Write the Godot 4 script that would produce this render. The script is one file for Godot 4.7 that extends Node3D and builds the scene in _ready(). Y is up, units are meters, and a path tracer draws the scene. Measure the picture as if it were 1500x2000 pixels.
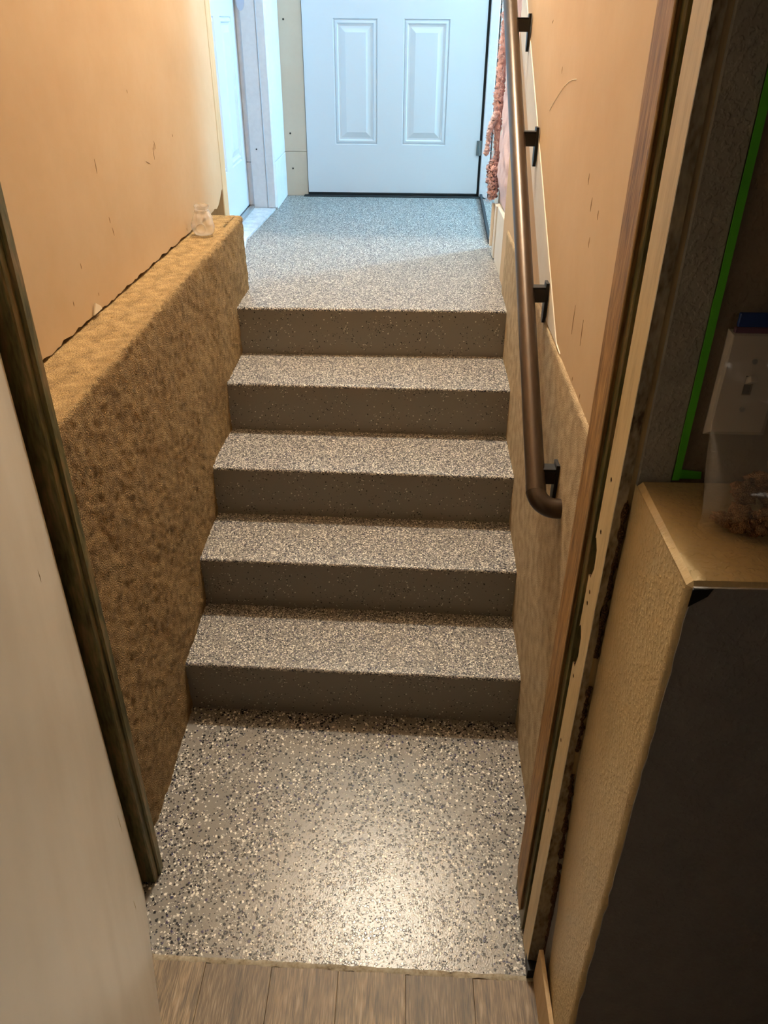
extends Node3D

# ---------------------------------------------------------------- camera and light settings
const CAM_F := 1523.04
const CAM_PITCH := 0.5611
const CAM_YAW := 0.0218
const CAM_ROLL := 0.0077
const CAM_H := 1.6517
const R := 0.165
const UP_Y := 0.825

var rng := RandomNumberGenerator.new()
var M := {}
var names := {}
var nz := FastNoiseLite.new()

# nosing lines of the five steps: z at the left and at the right wall
var ZL := [-1.566, -1.827, -2.077, -2.343, -2.608]
var ZR := [-1.535, -1.796, -2.051, -2.322, -2.611]


func _ready() -> void:
	rng.seed = 7
	nz.seed = 3
	nz.frequency = 1.0
	nz.fractal_octaves = 3
	camera_and_light()
	materials()
	floors()
	stairs()
	concrete_walls()
	drywalls()
	landing_end()
	basement()
	door_frame()
	half_wall()
	handrail()
	insulation()
	small_things()


func camera_and_light() -> void:
	var cam := Camera3D.new()
	cam.name = "camera"
	cam.keep_aspect = Camera3D.KEEP_HEIGHT
	cam.fov = rad_to_deg(2.0 * atan(1000.0 / CAM_F))
	cam.near = 0.02
	cam.basis = Basis(Vector3.UP, CAM_YAW) * Basis(Vector3.RIGHT, -CAM_PITCH) * Basis(Vector3.BACK, CAM_ROLL)
	cam.position = Vector3(0, CAM_H, 0)
	add_child(cam)
	cam.current = true
	var we := WorldEnvironment.new()
	we.name = "environment"
	var e := Environment.new()
	e.background_mode = Environment.BG_COLOR
	e.background_color = Color(0.02, 0.022, 0.025)
	e.tonemap_mode = Environment.TONE_MAPPER_LINEAR
	e.tonemap_exposure = 1.0
	e.sdfgi_enabled = true
	e.ssao_enabled = true
	e.ssil_enabled = true
	we.environment = e
	add_child(we)
	# warm bulb on the ceiling over the head of the stairs
	omni("stair_bulb_light", Vector3(-0.09, 3.55, -2.92), Color(1.0, 0.968, 0.905), 4.7, 0.045)
	# neutral bulb in the side room, past the opening on the right of the landing
	omni("side_room_bulb_light", Vector3(1.30, 2.55, -4.12), Color(0.78, 0.87, 1.0), 1.05, 0.05)
	# daylight from the side room's window
	var a := AreaLight3D.new()
	a.name = "side_window_light"
	a.area_size = Vector2(0.3, 0.6)
	a.light_color = Color(0.50, 0.81, 1.0)
	a.light_energy = 9.5
	a.area_range = 20.0
	a.area_normalize_energy = true
	a.shadow_enabled = true
	a.position = Vector3(1.93, 2.5, -4.5)
	a.rotation = Vector3(0, PI / 2, 0)
	add_child(a)
	# dim ceiling panel in the basement behind the camera
	var d := AreaLight3D.new()
	d.name = "basement_panel_light"
	d.area_size = Vector2(0.6, 0.6)
	d.light_color = Color(1.0, 0.94, 0.86)
	d.light_energy = 0.22
	d.area_range = 20.0
	d.area_normalize_energy = true
	d.shadow_enabled = true
	d.position = Vector3(0.9, 2.28, 1.5)
	d.rotation = Vector3(-PI / 2, 0, 0)
	add_child(d)


func omni(called: String, at: Vector3, c: Color, energy: float, size: float) -> void:
	var l := OmniLight3D.new()
	l.name = called
	l.position = at
	l.light_color = c
	l.light_energy = energy
	l.light_size = size
	l.omni_range = 20.0
	l.omni_attenuation = 2.0
	l.shadow_enabled = true
	add_child(l)


# ---------------------------------------------------------------- helpers
func tag(o: Node, label: String, category := "", kind := "", group := "") -> Node:
	if label: o.set_meta("label", label)
	if category: o.set_meta("category", category)
	if kind: o.set_meta("kind", kind)
	if group: o.set_meta("group", group)
	return o


func numbered(called: String) -> String:
	names[called] = names.get(called, -1) + 1
	return called if names[called] == 0 else "%s_%03d" % [called, names[called]]


func base(called: String, at := Vector3.ZERO, turn := 0.0) -> Node3D:
	var o := Node3D.new()
	o.name = numbered(called)
	o.position = at
	o.rotation.y = turn
	add_child(o)
	return o


func put(called: String, mesh: Mesh, m: Material, parent: Node = null) -> MeshInstance3D:
	var o := MeshInstance3D.new()
	o.name = called if parent else numbered(called)
	o.mesh = mesh
	o.material_override = m
	(parent if parent else self).add_child(o, true)
	return o


func tool() -> SurfaceTool:
	var st := SurfaceTool.new()
	st.begin(Mesh.PRIMITIVE_TRIANGLES)
	return st


# a flat convex polygon whose front looks away from c
func face(st: SurfaceTool, pts: Array, c: Vector3) -> void:
	var n: Vector3 = (pts[2] - pts[0]).cross(pts[1] - pts[0])
	if n.length() < 1e-14 and pts.size() > 3:
		n = (pts[3] - pts[0]).cross(pts[2] - pts[0])
	n = n.normalized()
	var mid := Vector3.ZERO
	for p in pts: mid += p
	mid /= pts.size()
	var q := pts.duplicate()
	if n.dot(mid - c) < 0.0:
		q.reverse()
		n = -n
	for k in range(1, q.size() - 1):
		for p in [q[0], q[k], q[k + 1]]:
			st.set_normal(n)
			var an := n.abs()
			st.set_uv(Vector2(p.x, p.z) if an.y > 0.7 else (Vector2(-p.z, p.y) if an.x > an.z else Vector2(p.x, -p.y)))
			st.add_vertex(p)


func add_box(st: SurfaceTool, a: Vector3, b: Vector3, bev := 0.002, xf := Transform3D()) -> void:
	var lo := Vector3(minf(a.x, b.x), minf(a.y, b.y), minf(a.z, b.z))
	var hi := Vector3(maxf(a.x, b.x), maxf(a.y, b.y), maxf(a.z, b.z))
	var s := hi - lo
	bev = minf(bev, minf(s.x, minf(s.y, s.z)) * 0.45)
	var c := xf * ((lo + hi) / 2)
	var P := func(i: int, j: int, k: int, ax: int) -> Vector3:
		var v := Vector3(hi.x if i else lo.x, hi.y if j else lo.y, hi.z if k else lo.z)
		var d := Vector3(-bev if i else bev, -bev if j else bev, -bev if k else bev)
		d[ax] = 0.0
		return xf * (v + d)
	for ax in 3:
		for side in 2:
			var q := []
			for uv in [[0, 0], [1, 0], [1, 1], [0, 1]]:
				var ijk := [0, 0, 0]
				ijk[ax] = side
				ijk[(ax + 1) % 3] = uv[0]
				ijk[(ax + 2) % 3] = uv[1]
				q.append(P.call(ijk[0], ijk[1], ijk[2], ax))
			face(st, q, c)
	for ax in 3:
		for u in 2:
			for v in 2:
				var ijk := [0, 0, 0]
				ijk[(ax + 1) % 3] = u
				ijk[(ax + 2) % 3] = v
				var b1 := (ax + 1) % 3
				var b2 := (ax + 2) % 3
				ijk[ax] = 0
				var p0: Vector3 = P.call(ijk[0], ijk[1], ijk[2], b1)
				var p1: Vector3 = P.call(ijk[0], ijk[1], ijk[2], b2)
				ijk[ax] = 1
				var p2: Vector3 = P.call(ijk[0], ijk[1], ijk[2], b2)
				var p3: Vector3 = P.call(ijk[0], ijk[1], ijk[2], b1)
				face(st, [p0, p1, p2, p3], c)
	for i in 2:
		for j in 2:
			for k in 2:
				face(st, [P.call(i, j, k, 0), P.call(i, j, k, 1), P.call(i, j, k, 2)], c)


func box(a: Vector3, b: Vector3, bev := 0.002) -> ArrayMesh:
	var st := tool()
	add_box(st, a, b, bev)
	return st.commit()


# a grid of nu x nv cells through f(u, v), smooth; uv comes from g
func grid(nu: int, nv: int, f: Callable, flip := false, g = null) -> ArrayMesh:
	var v := PackedVector3Array()
	var t := PackedVector2Array()
	var ix := PackedInt32Array()
	for j in nv + 1:
		for i in nu + 1:
			var p: Vector3 = f.call(float(i) / nu, float(j) / nv)
			v.append(p)
			t.append(g.call(p) if g != null else Vector2(float(i) / nu, float(j) / nv))
	for j in nv:
		for i in nu:
			var a := j * (nu + 1) + i
			var b := a + nu + 1
			if flip: ix.append_array([a, b, a + 1, a + 1, b, b + 1])
			else: ix.append_array([a, a + 1, b, a + 1, b + 1, b])
	var arr := []
	arr.resize(Mesh.ARRAY_MAX)
	arr[Mesh.ARRAY_VERTEX] = v
	arr[Mesh.ARRAY_TEX_UV] = t
	arr[Mesh.ARRAY_INDEX] = ix
	var am := ArrayMesh.new()
	am.add_surface_from_arrays(Mesh.PRIMITIVE_TRIANGLES, arr)
	var st := SurfaceTool.new()
	st.create_from(am, 0)
	st.generate_normals()
	return st.commit()


# a tube along points with radii, closed at both ends; wob lumps its surface
func add_tube(st: SurfaceTool, pts: Array, radii: Array, sides := 12, wob := 0.0, wfreq := 60.0) -> void:
	var n := pts.size()
	var rings := []
	var up := Vector3.UP
	var t0: Vector3 = (pts[1] - pts[0]).normalized()
	if absf(t0.dot(up)) > 0.9: up = Vector3.RIGHT
	var side := t0.cross(up).normalized()
	for i in n:
		var t: Vector3 = (pts[mini(i + 1, n - 1)] - pts[maxi(i - 1, 0)]).normalized()
		side = (side - t * side.dot(t)).normalized()
		var w := side.cross(t).normalized()
		var ring := []
		for k in sides:
			var an := TAU * k / sides
			var d := side * cos(an) + w * sin(an)
			var p: Vector3 = pts[i] + d * radii[i]
			if wob > 0.0:
				p += d * wob * nz.get_noise_3dv(p * wfreq)
			ring.append([p, d])
		rings.append(ring)
	for i in n - 1:
		for k in sides:
			var a = rings[i][k]; var b = rings[i][(k + 1) % sides]
			var c = rings[i + 1][k]; var d = rings[i + 1][(k + 1) % sides]
			for q in [a, b, c, b, d, c]:
				st.set_normal(q[1]); st.set_uv(Vector2(0, 0)); st.add_vertex(q[0])
	for e in [[0, -1.0], [n - 1, 1.0]]:
		var ring = rings[e[0]]
		var nn: Vector3 = t0 if e[0] == 0 else (pts[n - 1] - pts[n - 2]).normalized()
		nn *= e[1]
		for k in sides:
			var a: Vector3 = pts[e[0]]; var b: Vector3 = ring[k][0]; var c: Vector3 = ring[(k + 1) % sides][0]
			for q in ([a, c, b] if e[1] < 0 else [a, b, c]):
				st.set_normal(nn); st.set_uv(Vector2.ZERO); st.add_vertex(q)


func tube(pts: Array, r, sides := 12, wob := 0.0, wfreq := 60.0) -> ArrayMesh:
	var st := tool()
	var radii := []
	for i in pts.size(): radii.append(r[i] if r is Array else r)
	add_tube(st, pts, radii, sides, wob, wfreq)
	return st.commit()


func curve(pts: Array, n: int) -> Array:   # Catmull-Rom through the points
	var out := []
	for i in n + 1:
		var t := float(i) / n * (pts.size() - 1)
		var k := mini(int(t), pts.size() - 2)
		var u := t - k
		var p0 = pts[maxi(k - 1, 0)]; var p1 = pts[k]; var p2 = pts[k + 1]; var p3 = pts[mini(k + 2, pts.size() - 1)]
		out.append(0.5 * ((2.0 * p1) + (p2 - p0) * u + (2.0 * p0 - 5.0 * p1 + 4.0 * p2 - p3) * u * u + (3.0 * p1 - p0 - 3.0 * p2 + p3) * u * u * u))
	return out


# a prism: outline (list of Vector3 in one plane) pushed along d
func prism(pts: Array, d: Vector3) -> ArrayMesh:
	var st := tool()
	var c := Vector3.ZERO
	for p in pts: c += p
	c = c / pts.size() + d / 2
	# caps, triangulated in their own plane
	var n: Vector3 = d.normalized()
	var ux := n.cross(Vector3(0.123, 0.77, 0.41)).normalized()
	var uy := n.cross(ux)
	var flat := PackedVector2Array()
	for p in pts: flat.append(Vector2(p.dot(ux), p.dot(uy)))
	var tri := Geometry2D.triangulate_polygon(flat)
	for k in range(0, tri.size(), 3):
		var q := [pts[tri[k]], pts[tri[k + 1]], pts[tri[k + 2]]]
		face(st, q, (q[0] + q[1] + q[2]) / 3.0 + d)
		face(st, [q[0] + d, q[1] + d, q[2] + d], (q[0] + q[1] + q[2]) / 3.0)
	var turns := Geometry2D.is_polygon_clockwise(flat)
	for i in pts.size():
		var a: Vector3 = pts[i]; var b: Vector3 = pts[(i + 1) % pts.size()]
		var out := (b - a).cross(n) * (1.0 if turns else -1.0)
		face(st, [a, b, b + d, a + d], (a + b + d) / 2.0 - (ux * out.dot(ux) + uy * out.dot(uy)).normalized())
	return st.commit()


# ---------------------------------------------------------------- materials
func mat(c: Color, rough := 0.8, opts := {}) -> StandardMaterial3D:
	var m := StandardMaterial3D.new()
	m.albedo_color = c
	m.roughness = rough
	m.cull_mode = BaseMaterial3D.CULL_DISABLED
	for k in opts: m.set(k, opts[k])
	return m


func rgb(r: int, g: int, b: int) -> Color:
	return Color(r / 255.0, g / 255.0, b / 255.0)


func noise(sd: int, freq: float, oct := 4, kind := FastNoiseLite.TYPE_SIMPLEX_SMOOTH) -> FastNoiseLite:
	var n := FastNoiseLite.new()
	n.seed = sd
	n.frequency = freq
	n.noise_type = kind
	n.fractal_octaves = oct
	return n


# grey picture of a noise that repeats; stretched along v by the factor
func grey(n: FastNoiseLite, w := 512, h := 512) -> Image:
	return n.get_seamless_image(w, h)


# picture whose colour runs along stops with the mix of several noises [[image, weight], ...]
func blend_tex(layers: Array, stops: Array, w := 512, h := 512) -> ImageTexture:
	var g := Gradient.new()
	var offs := PackedFloat32Array()
	var cols := PackedColorArray()
	for s in stops:
		offs.append(s[0]); cols.append(s[1])
	g.offsets = offs
	g.colors = cols
	var lut := []
	for i in 256: lut.append(g.sample(i / 255.0))
	var datas := []
	for l in layers: datas.append(l[0].get_data())
	var out := PackedByteArray()
	out.resize(w * h * 3)
	for i in w * h:
		var v := 0.0
		for k in layers.size(): v += (datas[k][i] - 127.5) * layers[k][1]
		var c: Color = lut[clampi(int(127.5 + v), 0, 255)]
		out[i * 3] = int(c.r * 255); out[i * 3 + 1] = int(c.g * 255); out[i * 3 + 2] = int(c.b * 255)
	return ImageTexture.create_from_image(Image.create_from_data(w, h, false, Image.FORMAT_RGB8, out))


func tri(m: StandardMaterial3D, scale: Vector3, world := true) -> StandardMaterial3D:
	m.uv1_triplanar = true
	m.uv1_world_triplanar = world
	m.uv1_scale = scale
	m.uv1_triplanar_sharpness = 8.0
	return m


func relief(m: StandardMaterial3D, tex: Texture2D, cm: float) -> StandardMaterial3D:
	m.heightmap_enabled = true
	m.heightmap_texture = tex
	m.heightmap_scale = cm
	return m


# paint flakes thrown into wet epoxy: [colour picture, height picture]
func flakes(sd: int, px: int, cover: float, smin: float, smax: float, coat: Color, palette: Array, patch: float, hw := 0) -> Array:
	var g := RandomNumberGenerator.new()
	g.seed = sd
	var h := hw if hw else px
	var col := Image.create(px, h, false, Image.FORMAT_RGBA8)
	col.fill(coat)
	var hei := Image.create(px, h, false, Image.FORMAT_RGBA8)
	var fine := noise(sd + 9, 0.12, 3).get_seamless_image(px, h)
	fine.adjust_bcs(0.35, 0.5, 1.0)
	fine.convert(Image.FORMAT_RGBA8)
	hei.blit_rect(fine, Rect2i(0, 0, px, h), Vector2i.ZERO)
	var stamps := []
	var total := 0.0
	for s in 40:
		var r := lerpf(smin, smax, pow(g.randf(), 1.6)) * 0.5
		var n := int(ceil(r * 2.0)) + 2
		var sides := g.randi_range(4, 7)
		var poly := []
		var a0 := g.randf() * TAU
		for k in sides:
			poly.append(Vector2.from_angle(a0 + TAU * (k + g.randf_range(-0.3, 0.3)) / sides) * r * g.randf_range(0.6, 1.0))
		var mask := []
		var area := 0
		for y in n:
			for x in n:
				if Geometry2D.is_point_in_polygon(Vector2(x - n / 2.0 + 0.5, y - n / 2.0 + 0.5), PackedVector2Array(poly)):
					mask.append(Vector2i(x, y)); area += 1
		total += area
		var cols := []
		for p in palette:
			var im := Image.create(n, n, false, Image.FORMAT_RGBA8)
			for q in mask: im.set_pixelv(q, p[1])
			cols.append(im)
		var hs := []
		for v in [0.45, 0.6, 0.75, 0.9]:
			var im := Image.create(n, n, false, Image.FORMAT_RGBA8)
			for q in mask: im.set_pixelv(q, Color(v, v, v))
			hs.append(im)
		stamps.append([n, cols, hs])
	var wsum := 0.0
	for p in palette: wsum += p[0]
	var count := int(-log(1.0 - cover) * px * h / (total / 40.0))
	var pn := noise(sd + 5, 6.0 / px, 3)
	for i in count:
		var x := g.randi_range(0, px - 1)
		var y := g.randi_range(0, h - 1)
		if patch > 0.0 and g.randf() < patch * (0.55 - 1.6 * pn.get_noise_2d(x, y)):
			continue
		var s = stamps[g.randi_range(0, 39)]
		var pick := g.randf() * wsum
		var ci := 0
		while ci < palette.size() - 1 and pick > palette[ci][0]:
			pick -= palette[ci][0]; ci += 1
		var hi := g.randi_range(0, 3)
		var rect := Rect2i(0, 0, s[0], s[0])
		for ox in ([0, -px] if x + s[0] > px else [0]):
			for oy in ([0, -h] if y + s[0] > h else [0]):
				col.blend_rect(s[1][ci], rect, Vector2i(x + ox, y + oy))
				hei.blend_rect(s[2][hi], rect, Vector2i(x + ox, y + oy))
	return [ImageTexture.create_from_image(col), ImageTexture.create_from_image(hei)]


func epoxy(tex: Array, metres: Vector2, rough: float, cm: float) -> StandardMaterial3D:
	var m := mat(Color.WHITE, rough)
	m.albedo_texture = tex[0]
	m.uv1_scale = Vector3(1.0 / metres.x, 1.0 / metres.y, 1)
	relief(m, tex[1], cm)
	return m


func materials() -> void:
	var black := rgb(22, 22, 27)
	var indigo := rgb(48, 44, 78)
	var white := rgb(238, 234, 222)
	var pale := rgb(196, 192, 184)
	var mid := rgb(120, 116, 116)
	var pal := [[0.42, black], [0.08, indigo], [0.28, white], [0.14, pale], [0.08, mid]]
	var coat := rgb(134, 129, 122)
	M.floor = epoxy(flakes(11, 2048, 0.34, 6.0, 18.0, coat, pal, 0.45), Vector2(1.02, 1.02), 0.25, 0.13)
	M.tread = epoxy(flakes(12, 2048, 0.56, 5.0, 13.0, coat, pal, 0.4), Vector2(1.02, 1.02), 0.38, 0.07)
	M.dense = epoxy(flakes(13, 2048, 0.74, 5.0, 12.0, coat, pal, 0.2), Vector2(1.02, 1.02), 0.40, 0.07)
	M.riser = epoxy(flakes(14, 1024, 0.055, 4.0, 11.0, coat, [[0.6, black], [0.4, white]], 0.9), Vector2(0.52, 0.52), 0.5, 0.04)

	# rough ochre foundation wall
	var c1 := grey(noise(21, 0.11, 4)); var c2 := grey(noise(22, 0.012, 4)); var c3 := grey(noise(23, 0.34, 2))
	var ct := blend_tex([[c1, 0.8], [c2, 0.4], [c3, 1.2]], [[0.0, rgb(60, 43, 22)], [0.3, rgb(118, 93, 54)], [0.6, rgb(154, 125, 79)], [1.0, rgb(200, 170, 120)]])
	var hb := blend_tex([[c1, 1.2], [c3, 0.6]], [[0.0, Color.BLACK], [1.0, Color.WHITE]])
	M.ochre = tri(relief(mat(Color.WHITE, 0.95, {"albedo_texture": ct}), hb, 0.3), Vector3(4.2, 4.2, 4.2))
	M.ledge = tri(relief(mat(Color.WHITE, 0.95, {"albedo_texture": ct}), hb, 0.1), Vector3(4.2, 4.2, 4.2))
	# finer grey-tan wall on the right
	var f1 := grey(noise(24, 0.22, 3)); var f2 := grey(noise(25, 0.01, 3))
	var ft := blend_tex([[f1, 1.2], [f2, 0.45]], [[0.0, rgb(112, 92, 64)], [0.45, rgb(168, 146, 112)], [1.0, rgb(208, 188, 154)]])
	var fh := blend_tex([[f1, 1.3]], [[0.0, Color.BLACK], [1.0, Color.WHITE]])
	M.tan = tri(relief(mat(Color.WHITE, 0.95, {"albedo_texture": ft}), fh, 0.12), Vector3(3.4, 3.4, 3.4))
	# wall boards
	var d1 := grey(noise(26, 0.006, 3)); var d2 := grey(noise(27, 0.05, 3))
	var dt := blend_tex([[d1, 0.5], [d2, 0.18]], [[0.0, rgb(192, 161, 122)], [0.5, rgb(199, 171, 133)], [1.0, rgb(206, 181, 147)]])
	M.drywall = tri(mat(Color.WHITE, 0.75, {"albedo_texture": dt}), Vector3(0.9, 0.9, 0.9))
	var pt := blend_tex([[d1, 0.4], [d2, 0.25]], [[0.0, rgb(216, 206, 190)], [1.0, rgb(236, 229, 216)]])
	M.pale = tri(mat(Color.WHITE, 0.7, {"albedo_texture": pt}), Vector3(1.3, 1.3, 1.3))
	M.beige = tri(mat(Color.WHITE, 0.75, {"albedo_texture": blend_tex([[d1, 0.5], [d2, 0.2]], [[0.0, rgb(208, 186, 162)], [1.0, rgb(220, 200, 178)]])}), Vector3(1, 1, 1))
	M.paper = mat(rgb(150, 122, 86), 0.95)
	M.scuff = mat(rgb(140, 108, 72), 0.9)
	M.chip = mat(rgb(240, 228, 204), 0.9)
	# white paint
	M.white = mat(rgb(222, 225, 230), 0.38)
	M.jambwhite = tri(mat(Color.WHITE, 0.5, {"albedo_texture": blend_tex([[d1, 0.4], [d2, 0.5]], [[0.0, rgb(222, 219, 222)], [1.0, rgb(238, 236, 238)]])}), Vector3(1.5, 1.5, 1.5))
	M.black = mat(rgb(16, 17, 18), 0.5)
	M.gasket = mat(rgb(34, 38, 44), 0.6)
	M.hinge = mat(rgb(128, 136, 138), 0.42, {"metallic": 0.8})
	M.alu = mat(rgb(176, 180, 182), 0.35, {"metallic": 0.85})
	M.screw = mat(rgb(60, 52, 46), 0.5, {"metallic": 0.6})
	var sl := blend_tex([[c2, 0.8], [d2, 0.6]], [[0.0, rgb(176, 180, 184)], [0.5, rgb(208, 211, 214)], [1.0, rgb(232, 234, 236)]])
	M.marble = tri(mat(Color.WHITE, 0.35, {"albedo_texture": sl}), Vector3(2.5, 2.5, 2.5))
	# wood: streaks along v
	var w1 := grey(noise(28, 0.06, 4)); var w2 := grey(noise(29, 0.012, 3))
	var wt := blend_tex([[w1, 0.8], [w2, 0.5]], [[0.0, rgb(74, 48, 20)], [0.4, rgb(138, 101, 52)], [0.75, rgb(168, 128, 72)], [1.0, rgb(190, 154, 98)]])
	M.wood = tri(mat(Color.WHITE, 0.55, {"albedo_texture": wt}), Vector3(7, 0.5, 7))
	var gt := blend_tex([[w1, 0.6], [w2, 0.9]], [[0.0, rgb(62, 58, 32)], [0.45, rgb(102, 100, 62)], [0.7, rgb(126, 108, 72)], [1.0, rgb(148, 130, 94)]])
	M.green_wood = tri(mat(Color.WHITE, 0.5, {"albedo_texture": gt}), Vector3(5, 0.8, 5))
	var st := blend_tex([[w1, 0.5], [w2, 0.6]], [[0.0, rgb(188, 158, 116)], [1.0, rgb(212, 186, 146)]])
	M.stud = tri(mat(Color.WHITE, 0.8, {"albedo_texture": st}), Vector3(6, 0.5, 6))
	var lt := []
	for k in 3:
		var a: Color = [rgb(128, 106, 78), rgb(118, 98, 72), rgb(138, 116, 86)][k]
		lt.append(blend_tex([[w1, 0.95], [w2, 0.6]], [[0.0, a.darkened(0.55)], [0.4, a.darkened(0.2)], [0.65, a], [1.0, a.lightened(0.25)]]))
	M.planks = []
	for k in 3: M.planks.append(tri(relief(mat(Color.WHITE, 0.5, {"albedo_texture": lt[k], "uv1_offset": Vector3(0.31 * k, 0.2 * k, 0.47 * k)}), lt[k], 0.03), Vector3(11, 11, 0.7)))
	# door leaf, frames
	var lf := blend_tex([[d1, 0.5], [c2, 0.35]], [[0.0, rgb(206, 194, 176)], [0.5, rgb(220, 210, 194)], [1.0, rgb(230, 221, 207)]])
	M.leaf = tri(mat(Color.WHITE, 0.36, {"albedo_texture": lf}), Vector3(1.2, 0.8, 1.2))
	M.cream = tri(mat(Color.WHITE, 0.5, {"albedo_texture": blend_tex([[w1, 0.3], [w2, 0.5]], [[0.0, rgb(158, 134, 92)], [0.5, rgb(198, 174, 128)], [1.0, rgb(214, 192, 148)]])}), Vector3(5, 0.8, 5))
	M.greyjamb = tri(mat(Color.WHITE, 0.7, {"albedo_texture": blend_tex([[w1, 0.7], [c2, 0.9]], [[0.0, rgb(74, 58, 38)], [0.3, rgb(130, 116, 92)], [0.6, rgb(156, 146, 126)], [1.0, rgb(178, 166, 142)]])}), Vector3(4, 1.6, 4))
	M.rot = tri(relief(mat(Color.WHITE, 0.95, {"albedo_texture": blend_tex([[c1, 1.0], [c3, 0.5]], [[0.0, rgb(34, 20, 10)], [0.5, rgb(82, 52, 28)], [1.0, rgb(150, 116, 74)]])}), hb, 0.4), Vector3(5, 5, 5))
	# plaster with orange-peel bumps
	var o1 := grey(noise(31, 0.035, 3)); var o2 := grey(noise(32, 0.008, 2))
	var oh := blend_tex([[o1, 1.5]], [[0.0, Color.BLACK], [0.45, Color(0.2, 0.2, 0.2)], [0.75, Color.WHITE], [1.0, Color.WHITE]])
	M.plaster = tri(relief(mat(Color.WHITE, 0.42, {"albedo_texture": blend_tex([[o2, 0.6], [d2, 0.3]], [[0.0, rgb(184, 160, 114)], [1.0, rgb(200, 177, 132)]])}), oh, 0.05), Vector3(5, 5, 5))
	M.greywall = tri(relief(mat(Color.WHITE, 0.5, {"albedo_texture": blend_tex([[o2, 0.6], [d2, 0.4]], [[0.0, rgb(148, 142, 130)], [1.0, rgb(176, 170, 156)]])}), oh, 0.06), Vector3(5, 5, 5))
	M.brownwall = tri(relief(mat(Color.WHITE, 0.6, {"albedo_texture": blend_tex([[o2, 0.6], [d2, 0.4]], [[0.0, rgb(128, 114, 94)], [1.0, rgb(146, 132, 110)]])}), oh, 0.05), Vector3(4.5, 4.5, 4.5))
	M.charcoal = tri(relief(mat(Color.WHITE, 0.55, {"albedo_texture": blend_tex([[o2, 0.6], [d2, 0.4]], [[0.0, rgb(138, 135, 133)], [1.0, rgb(152, 149, 147)]])}), oh, 0.05), Vector3(4.5, 4.5, 4.5))
	M.ceil = mat(rgb(226, 218, 204), 0.9)
	M.bronze = mat(rgb(68, 54, 41), 0.32, {"metallic": 0.5})
	M.bracket = mat(rgb(30, 28, 26), 0.45, {"metallic": 0.4})
	M.tape = mat(rgb(92, 200, 40), 0.6)
	M.plate = mat(rgb(214, 202, 186), 0.35)
	var p1 := blend_tex([[c1, 0.9], [c3, 0.6]], [[0.0, rgb(238, 166, 162)], [0.5, rgb(248, 200, 196)], [1.0, rgb(254, 228, 224)]])
	M.pink = tri(relief(mat(Color.WHITE, 1.0, {"albedo_texture": p1, "rim_enabled": true, "rim": 0.4}), hb, 0.15), Vector3(6, 6, 6))
	var p2 := blend_tex([[c1, 0.9], [c3, 0.6]], [[0.0, rgb(226, 184, 188)], [0.5, rgb(243, 214, 216)], [1.0, rgb(252, 236, 236)]])
	M.palepink = tri(relief(mat(Color.WHITE, 1.0, {"albedo_texture": p2, "rim_enabled": true, "rim": 0.4}), hb, 0.15), Vector3(6, 6, 6))
	M.chips = tri(relief(mat(Color.WHITE, 0.7, {"albedo_texture": blend_tex([[c1, 0.8], [c2, 0.5]], [[0.0, rgb(92, 60, 36)], [0.5, rgb(164, 120, 80)], [1.0, rgb(208, 170, 122)]])}), hb, 0.2), Vector3(9, 9, 9), false)
	M.film = mat(Color(0.93, 0.92, 0.9, 0.12), 0.12, {"transparency": BaseMaterial3D.TRANSPARENCY_ALPHA})
	M.cup = mat(Color(0.97, 0.95, 0.93, 0.34), 0.1, {"transparency": BaseMaterial3D.TRANSPARENCY_ALPHA})
	M.zip = mat(rgb(34, 62, 128), 0.4)
	M.zip2 = mat(rgb(108, 74, 92), 0.4)
	M.bulb = mat(rgb(255, 240, 214), 0.4, {"emission_enabled": true, "emission": rgb(255, 232, 196), "emission_energy_multiplier": 3.0})
	M.bulb2 = mat(rgb(240, 246, 255), 0.4, {"emission_enabled": true, "emission": rgb(224, 240, 255), "emission_energy_multiplier": 3.0})
	M.dimlamp = mat(rgb(240, 230, 214), 0.5, {"emission_enabled": true, "emission": rgb(255, 240, 220), "emission_energy_multiplier": 0.3})
	M.pane = mat(rgb(200, 230, 255), 0.2, {"emission_enabled": true, "emission": rgb(158, 224, 255), "emission_energy_multiplier": 2.0})


# ---------------------------------------------------------------- floors and stairs
func flat_floor(called: String, pts: Array, thick: float, m: Material, label: String) -> MeshInstance3D:
	var o := put(called, prism(pts, Vector3(0, -thick, 0)), m)
	tag(o, label, "floor", "structure")
	return o


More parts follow.
